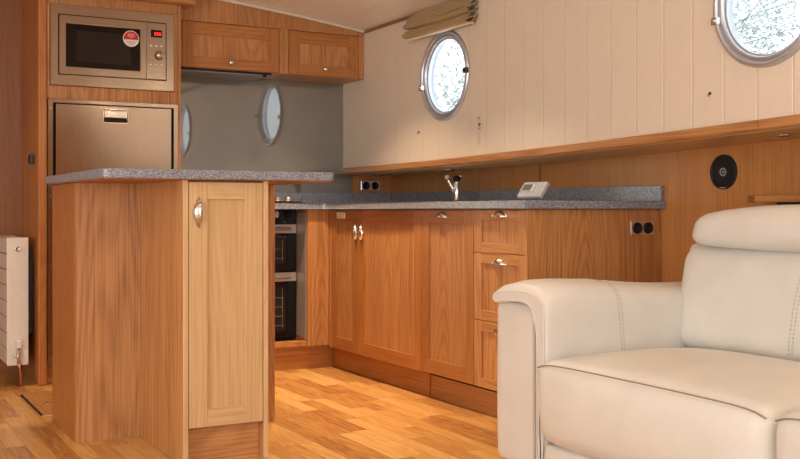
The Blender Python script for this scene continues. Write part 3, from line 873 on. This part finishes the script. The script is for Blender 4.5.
for (y, lab) in ((2.49, 'recessed round downlight in the gunwale underside above the speaker'), (4.73, 'recessed round downlight in the gunwale underside above the tap'), (5.57, 'recessed round downlight in the gunwale underside above the corner socket')):
    z = gz(y)-.001
    t = thing('recessed_downlight', lab, 'downlight', (2.97, y, z), 'downlights in the gunwale underside')
    MB().lathe([(.028, -.0005), (.042, -.0005), (.042, .003), (.037, .006), (.030, .005), (.028, .001)], (2.97, y, z), (0, 0, -1), 32).build('ring', M['satin_chrome'], t)
    MB().lathe([(0, .002), (.0285, .0015)], (2.97, y, z), (0, 0, -1), 32).build('lens', M['lens'], t)

def hook(name, label, cat, y, z, cord=False):
    t = thing(name, label, cat, (XU, y, z))
    MB().lathe([(0, 0), (.006, 0), (.006, .0015), (.003, .003), (0, .003)], (XU-.0003, y, z), (-1, 0, 0), 16).build('base', M['brown_plastic'], t)
    MB().tube([(XU-.003, y, z), (XU-.008, y, z-.0005), (XU-.011, y, z-.004), (XU-.010, y, z-.009), (XU-.006, y, z-.011)], .0018, 8).build('hook', M['brown_plastic'], t)
    if cord:
        for k, dz in enumerate((.033, -.018)):
            MB().lathe([(0, 0), (.0065, 0), (.005, .008), (0, .009)], (XU-.0003, y+.004-k*.004, z+dz), (-1, 0, 0), 12).build('peg', M['satin_chrome'], t)
        MB().tube([(XU-.012, y, z+.033), (XU-.013, y-.002, z), (XU-.012, y-.002, z-.02), (XU-.010, y-.006, z-.10)], .0016, 6).build('cord', M['cord'], t)
hook('cord_hook', 'small metal cleat with a hanging cord right of the first porthole', 'hook', 4.165, 1.302, True)
hook('wall_hook', 'tiny dark hook left of and below the first porthole', 'hook', 4.755, 1.303)
hook('wall_hook', 'tiny dark hook on the cream boards below the second porthole', 'hook', 2.665, 1.305)

t = thing('post_catch', 'dark brown ribbed catch on the side of the oak corner post', 'catch', (.904, 5.43, 1.13))
box('block', M['brown_plastic'], t, .884, .9035, 5.405, 5.455, 1.115, 1.165, .004, 2)
for k in range(3): box('rib', M['black'], t, .881, .8845, 5.412+k*.014, 5.420+k*.014, 1.120, 1.160, .001)

# ------------------------------------------------------------------ radiator on the side of the tall cabinet
t = thing('radiator', 'white panel radiator beside the tall oak cabinet at the left edge', 'radiator', (.815, 5.56, .15))
ra0, ra1, rz0, rz1 = 5.352, 5.775, .108, .740
mb = MB(); k = 8
for i in range(k):
    a = rz0 + (rz1-rz0)*i/k; c = rz0+(rz1-rz0)*(i+1)/k
    mb.box(.764, .772, ra0+.002, ra1, a+.003, c-.003, 0, .002)
mb.box(.769, .776, ra0+.002, ra1, rz0, rz1, 1, 0)  # taupe backing paints the shade in the grooves between ribs
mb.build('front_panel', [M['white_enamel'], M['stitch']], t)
box('back_panel', M['white_enamel'], t, .856, .864, ra0+.002, ra1, rz0, rz1, .002)
e = box('end_cap', M['white_enamel'], t, .765, .866, ra0-.004, ra0+.0015, rz0-.003, rz1+.002, .003, 2)
box('end_cap', M['white_enamel'], t, .765, .866, ra1+.0005, ra1+.005, rz0-.003, rz1+.002, .003, 2)
box('top_grille', M['white_enamel'], t, .7765, .8555, ra0+.002, ra1, rz1-.008, rz1+.001, .001)
MB().lathe([(0, .003), (.008, .003), (.009, .006), (.0135, .006), (.0145, 0), (0, 0)], (.815, ra0-.004, .686), (0, -1, 0), 20).build('bleed_valve', M['satin_chrome'], e)
vt = MB().box(.803, .829, ra0-.034, ra0-.0045, .192, .232, 0, .005, 2).build('valve_head', M['white_plastic'], t)
mb = MB()
mb.tube([(.816, ra0-.018, .192), (.816, ra0-.018, .115)], .008, 12)
mb.cyl((.816, ra0-.018, .15), (0, 0, 1), .012, .018, 12)
mb.tube([(.816, ra0-.018, .155), (.795, ra0-.018, .150)], .006, 10)
mb.build('valve_body', M['satin_chrome'], vt)
MB().tube([(.816, ra0-.018, .125), (.824, ra0-.016, .09), (.828, ra0-.012, .05), (.828, ra0-.012, .001)], .0065, 10).build('pipe', M['copper'], vt)
for y in (5.46, 5.70): box('bracket', M['brown_plastic'], t, .8645, .9038, y, y+.02, .25, .70, 0)

# ------------------------------------------------------------------ floor hatch
t = thing('floor_hatch', 'lift-out floor hatch with a dark slot behind the left end of the island', 'floor hatch', (.99, 4.78, 0))
MB().box(.7955, 1.19, 4.520, 5.12, .0005, .0045, 0, .001).build('panel', M['oak_y'], t)
MB().box(.784, .7945, 4.520, 5.08, .0003, .0022).build('slot', M['void'], t)
box('edge_strip', M['pale_x'], t, .784, 1.19, 4.507, 4.519, .0003, .005, .001)
MB().lathe([(0, .002), (.010, .002), (.012, .004), (.017, .0035), (.018, 0), (0, 0)], (.858, 4.79, .0045), (0, 0, 1), 20).build('lift_ring', M['satin_chrome'], t)

# ------------------------------------------------------------------ roman blind
t = thing('roman_blind', 'olive gold roman blind bunched up above the first porthole', 'blind', (XU, 4.5, 1.80))
ya, yb = 4.175, 4.815
# stacked folds: (distance from wall, z); each lobe hangs over the one below
sm = [(.012, 1.940), (.030, 1.937)]
for top, bot, outp in [(1.934, 1.893, .046), (1.900, 1.862, .064), (1.868, 1.834, .056), (1.844, 1.812, .072)]:
    for k in range(7):
        a = k/6; sm.append((outp*(.30+.70*math.sin(a*PI*.60)), top+(bot-top)*a))
    sm += [(outp*.85, bot-.004), (outp*.55, bot-.002), (outp*.20, bot+.010), (outp*.15, bot+.016)]
mb = MB(); bm = mb.bm; rows = []
NY = 60
for i in range(NY+1):
    s_ = i/NY; y = ya + (yb-ya)*s_
    row = []
    g = math.exp(-(s_/.07)**2)                 # pleats gathered at the near end
    for k, (o_, z) in enumerate(sm):
        w_ = .0022*math.sin(s_*14+z*55) + .0012*math.sin(s_*33+k*.4)
        oo = o_*(1+.06*math.sin(s_*5+z*25)) + w_*(.3+o_*12) + g*.010*math.sin(k*1.9+s_*70)
        row.append(bm.verts.new((XU-max(.006, oo), y+g*.008*math.sin(k*1.3), z - .004*math.sin(s_*PI)*(o_/.06) + .003*math.sin(s_*7+(k//11)*1.9) + (s_-.5)*.010*((k//11) % 2)*(o_/.06))))
    rows.append(row)
for A, B in zip(rows, rows[1:]):
    for k in range(len(sm)-1):
        f = bm.faces.new((A[k], A[k+1], B[k+1], B[k])); f.smooth = True
cl = mb.build('cloth', M['linen'], t)
md = cl.modifiers.new('thick', 'SOLIDIFY'); md.thickness = .003; md.offset = 0
box('head_rail', M['pale_y'], t, XU-.018, XU-.001, ya, yb, 1.925, 1.946, .001)
box('bottom_bar', M['cream_plastic'], t, XU-.052, XU-.026, ya+.005, yb-.005, 1.798, 1.808, .003, 2)

# ------------------------------------------------------------------ sofa
t = thing('leather_sofa', 'cream leather recliner sofa with padded headrest along the right wall', 'sofa', (2.4, 1.8, 0))
leather_m = M['leather']
SEATS = [(1.662, 2.575), (.766, 1.658)]
# far arm: outer panel, L-shaped pad over it
def arm_fn(q): return q
ar = MB().cushion((1.995, 2.628, .03), (2.86, 2.888, .575), .028, (.012, .006, .0), 14).build('arm_panel', leather_m, t)
def chaikin(p, n=2):
    for _ in range(n):
        q = []
        for i in range(len(p)):
            a, c = p[i], p[(i+1) % len(p)]
            q += [(a[0]*.75+c[0]*.25, a[1]*.75+c[1]*.25), (a[0]*.25+c[0]*.75, a[1]*.25+c[1]*.75)]
        p = q
    return p
L = [(2.576, .06), (2.576, .35), (2.576, .50), (2.577, .585), (2.597, .630), (2.65, .650), (2.73, .652), (2.81, .646), (2.858, .632), (2.872, .612), (2.876, .588), (2.866, .565), (2.845, .560),
     (2.80, .572), (2.72, .580), (2.672, .573), (2.645, .545), (2.632, .50), (2.624, .35), (2.620, .06)]
prof = chaikin(L, 2)
def inset(p, d):
    n = len(p); out = []
    area = sum(p[i][0]*p[(i+1) % n][1]-p[(i+1) % n][0]*p[i][1] for i in range(n))
    sg = 1 if area > 0 else -1
    for i in range(n):
        ax, ay = p[i-1]; bx_, by_ = p[(i+1) % n]
        tx, ty = bx_-ax, by_-ay; l = math.hypot(tx, ty) or 1
        out.append((p[i][0]-ty/l*d*sg, p[i][1]+tx/l*d*sg))
    return out
mb = MB(); bm = mb.bm; rings = []
stations = [(1.972, .013), (1.974, .0095), (1.979, .0055), (1.988, .002), (2.0, 0)] + [(2.0+.86*i/14, 0) for i in range(1, 15)]
for x, ins in stations:
    p = inset(prof, ins) if ins else prof
    rr = []
    for y, z in p:
        s = (x-1.97)/.9
        dz = (-.036*s + .006*math.sin(s*7))*(1 if z > .45 else 0) - .030*math.exp(-(x-1.972)/.035)*max(0, min(1, (z-.575)/.06))
        dy = -.012*math.sin(min(1, max(0, s))*PI)*(1 if z > .3 and y < 2.64 else 0)
        rr.append(bm.verts.new((x, y+dy, z+dz)))
    rings.append(rr)
pipe_path = [v.co.copy()+Vector((-.0005, 0, 0)) for v in rings[1]]
n = len(prof)
for A, B in zip(rings, rings[1:]):
    for i in range(n):
        f = bm.faces.new((A[i], A[(i+1) % n], B[(i+1) % n], B[i])); f.smooth = True
f = bm.faces.new(rings[0]); bm.faces.new(rings[-1][::-1])
ap = mb.build('arm_pad', leather_m, t, recalc=True)
MB().tube(pipe_path, .003, 8, 0, True).build('piping', leather_m, ap)
# stitched seam across the pad
def seam(pts, name, parent, mat='thread', r=.0016, dash=True):
    mb = MB()
    if not dash: mb.tube(pts, r, 6)
    else:
        P = [Vector(p) for p in pts]
        acc = []
        for a, c in zip(P, P[1:]):
            L_ = (c-a).length; k = max(1, int(L_/.009))
            for i in range(k): acc.append((a.lerp(c, (i+.15)/k), a.lerp(c, (i+.75)/k)))
        for a, c in acc: mb.tube([a, c], r, 5)
    return mb.build(name, M[mat], parent)
def padsurf(x):
    s = (x-1.97)/.9
    out = []
    for y, z in prof:
        if z > .40 and (y < 2.60 or z > .60) and y < 2.86 and not (2.60 < y and z < .62):
            dz = (-.036*s + .006*math.sin(s*7))*(1 if z > .45 else 0)
            dy = -.012*math.sin(s*PI)*(1 if z > .3 and y < 2.64 else 0)
            out.append((x+.02*(.65-z)/.25, y+dy-.0008, z+dz+.0006))
    return out
for dx in (0, .012): seam(padsurf(2.262+dx), 'stitching', ap)
seam([(1.9745, y, z) for y, z in inset(prof, .009) if y < 2.60 and z < .58], 'stitching', ap)

seam([(1.9815, 2.641, .06+.47*k/16) for k in range(17)], 'seam', ar, 'stitch', .0018, dash=False)
seam([(1.9825, 2.652, .08+.44*k/16) for k in range(17)], 'stitching', ar)
for n_, (s0, s1) in enumerate(SEATS):
    # seat cushion: deep bolster with a dark piped front edge
    def seat_fn(q, s0=s0, s1=s1):
        d = (q.x-1.92)/.62
        q = q.copy()
        if q.z > .30: q.z += .000*max(0, d)
        if q.x < 2.1: q.x += .030*max(0, (.30-q.z)/.16)**1.5*.6
        return q
    sc = MB().cushion((1.922, s0, .150), (2.575, s1, .411), .050, (.022, .004, .042), 20, fn=seat_fn, pw=2.8).build('seat_cushion', leather_m, t)
    pts = []
    for i in range(33):
        a = i/32; y = s0+.012+(s1-s0-.024)*a; u = abs(2*a-1)
        pts.append((1.9345-.0120*(1-u**2.8), y, .4020+.0075*(1-u**2.8)-.014*u**14))
    seam(pts, 'piping', sc, 'stitch', .0023, dash=False)
    # footrest panel below
    MB().cushion((1.955, s0+.004, .045), (2.40, s1-.004, .148), .022, (.008, 0, 0), 10).build('footrest', leather_m, t)
    # backrest and headrest, reclined
    def back_fn(q):
        q = q.copy(); q.x += (q.z-.42)*.17; return q
    bc = MB().cushion((2.535, s0-.004, .40), (2.690, s1+.048, .768), .070, (.022, .006, .008), 16, fn=back_fn).build('backrest', leather_m, t)
    def bx_at(y, z):
        u = (y-(s0+s1)/2-.022)/((s1-s0)/2+.026); w = (z-.5825)/.1825
        return 2.535 - .022*(1-min(1, abs(u))**2.4)*(1-min(1, abs(w))**2.4) + (z-.42)*.17
    yy = s1-.485
    for dy in (0, .014):
        seam([(bx_at(yy+dy-.02*k/12, z)-.0008, yy+dy-.02*k/12, z) for k, z in [(k, .44+.30*k/12) for k in range(13)]], 'stitching', bc)
    def head_fn(q, s0=s0, s1=s1):
        q = q.copy(); q.x += (q.z-.76)*.22
        a = (q.y-(s0+s1)/2)/((s1-s0)/2)
        q.z -= .026*abs(a)**3*max(0, min(1, (q.z-.78)/.09))
        return q
    MB().cushion((2.548, s0+.004, .764), (2.735, s1-.030, .884), .040, (.016, .006, .016), 16, fn=head_fn).build('headrest', leather_m, t)
# back shell behind the cushions
def shell_fn(q):
    q = q.copy(); q.x += max(0, q.z-.40)*.15; return q
MB().cushion((2.60, .80, .05), (2.80, 2.655, .772), .04, (.0, .0, .01), 12, fn=shell_fn).build('back_shell', leather_m, t)
mb = MB(); mb.box(2.05, 2.75, .78, 2.80, .012, .048); mb.build('base_frame', M['void'], t)
for x in (2.08, 2.72):
    for y in (.80, 2.78): MB().cyl((x, y, 0), (0, 0, 1), .022, .0125, 16).build('foot', M['black'], t)

# ------------------------------------------------------------------ trees seen through the portholes
def tree(label, x, y, zc, rad, n, size, seed):
    rnd = random.Random(seed)
    t = thing('tree', label, 'tree', (x, y, -.5), 'trees outside the portholes')
    mb = MB(); mb.tube([(x, y, -.5), (x+.05, y, zc-rad*.5), (x-.05, y+.05, zc+rad*.4)], [.10, .05, .015], 10)
    br = []
    for k in range(16):
        a = rnd.random()*2*PI; el = rnd.uniform(.1, 1.1); z0 = zc-rad*.7+rnd.random()*rad
        tip = (x+math.cos(a)*math.cos(el)*rad*.9, y+math.sin(a)*math.cos(el)*rad*.9, z0+math.sin(el)*rad*.9)
        br.append(((x, y, z0), tip))
        mid = [(p+q)/2+rnd.uniform(-.1, .1) for p, q in zip((x, y, z0), tip)]
        mb.tube([(x, y, z0), mid, tip], [.016, .010, .004], 6)
    mb.build('trunk', M['bark'], t)
    mb = MB(); bm = mb.bm
    for i in range(n):
        a, tip = br[i % len(br)]; s = rnd.uniform(.25, 1.05)
        p = Vector(a).lerp(Vector(tip), s) + Vector([rnd.gauss(0, .22*rad/1.6) for _ in range(3)])
        u = Vector([rnd.gauss(0, 1) for _ in range(3)]).normalized(); w = u.orthogonal().normalized()
        l = size*rnd.uniform(.6, 1.3); h = l*.45
        bm.faces.new([bm.verts.new(p+u*l), bm.verts.new(p+w*h), bm.verts.new(p-u*l), bm.verts.new(p-w*h)])
    mb.build('foliage', M['leaf'], t)
tree('leafy tree filling the view through the first porthole', 9.6, 13.8, 3.2, 1.9, 11000, .045, 1)
tree('leafy tree on the left of the view through the second porthole', 13.2, 12.4, 3.5, 1.9, 9000, .045, 2)

# ------------------------------------------------------------------ light
w = bpy.data.worlds.new('World'); scene.world = w; w.use_nodes = True
bg = w.node_tree.nodes['Background']; bg.inputs[0].default_value = (.92, .965, 1., 1); bg.inputs[1].default_value = 2.3

def area(name, loc, rot, size, power, col, sy=None, spread=None):
    l = bpy.data.lights.new(name, 'AREA'); l.energy = power; l.color = col
    if sy: l.shape = 'RECTANGLE'; l.size = size; l.size_y = sy
    else: l.shape = 'DISK'; l.size = size
    if spread: l.spread = spread
    o = bpy.data.objects.new(name, l); COL.objects.link(o); o.location = loc; o.rotation_euler = rot
    return o
WARM = (1., .77, .52)
DAY = (.86, .93, 1.)
# soft fill as daylight, area lights added behind the two added windows
area('daylight_fill_left', (XLEFT-.15, 1.5, 1.0), (0, R(-90), 0), 1.5, 78, (1., .95, .88), 2.6)
area('daylight_fill_rear', (.2, YREAR-.15, 1.1), (R(90), 0, 0), 2.2, 46, (.86, .93, 1.), 1.6)
# added uplight behind the camera, bounced to brighten the ceiling
area('ceiling_bounce_fill', (.1, -.45, 1.25), (R(180), 0, 0), .25, 32, (1., .96, .90))
# warm ceiling downlights
for k, (x, y, p) in enumerate([(2.05, 4.7, 12), (1.98, 3.85, 9), (.45, 4.9, 2.5), (1.2, 2.6, 2), (-.8, 3.4, 3)]):
    area('ceiling_downlight', (x, y, cz(x)-.02), (0, 0, 0), .10, p, WARM, spread=R(100))
for (x, y, p) in [(2.45, .2, 4), (2.55, 1.6, 2.5)]:  # two more lamps added to put streaks in the fridge steel
    area('ceiling_downlight', (x, y, cz(x)-.02), (0, 0, 0), .12, p, WARM)

# ------------------------------------------------------------------ camera
cam = bpy.data.cameras.new('camera'); co = bpy.data.objects.new('camera', cam); COL.objects.link(co)
cam.sensor_width = 36.; cam.lens = 1015/800*36
cam.shift_y = -20.5/800
co.location = (0, 0, H); co.rotation_euler = (R(90), 0, R(-29.3))
cam.clip_start = .05
scene.camera = co
vs = scene.view_settings
vs.view_transform = 'Standard'; vs.look = 'None'; vs.exposure = .06; vs.gamma = 1.; vs.use_curve_mapping = False
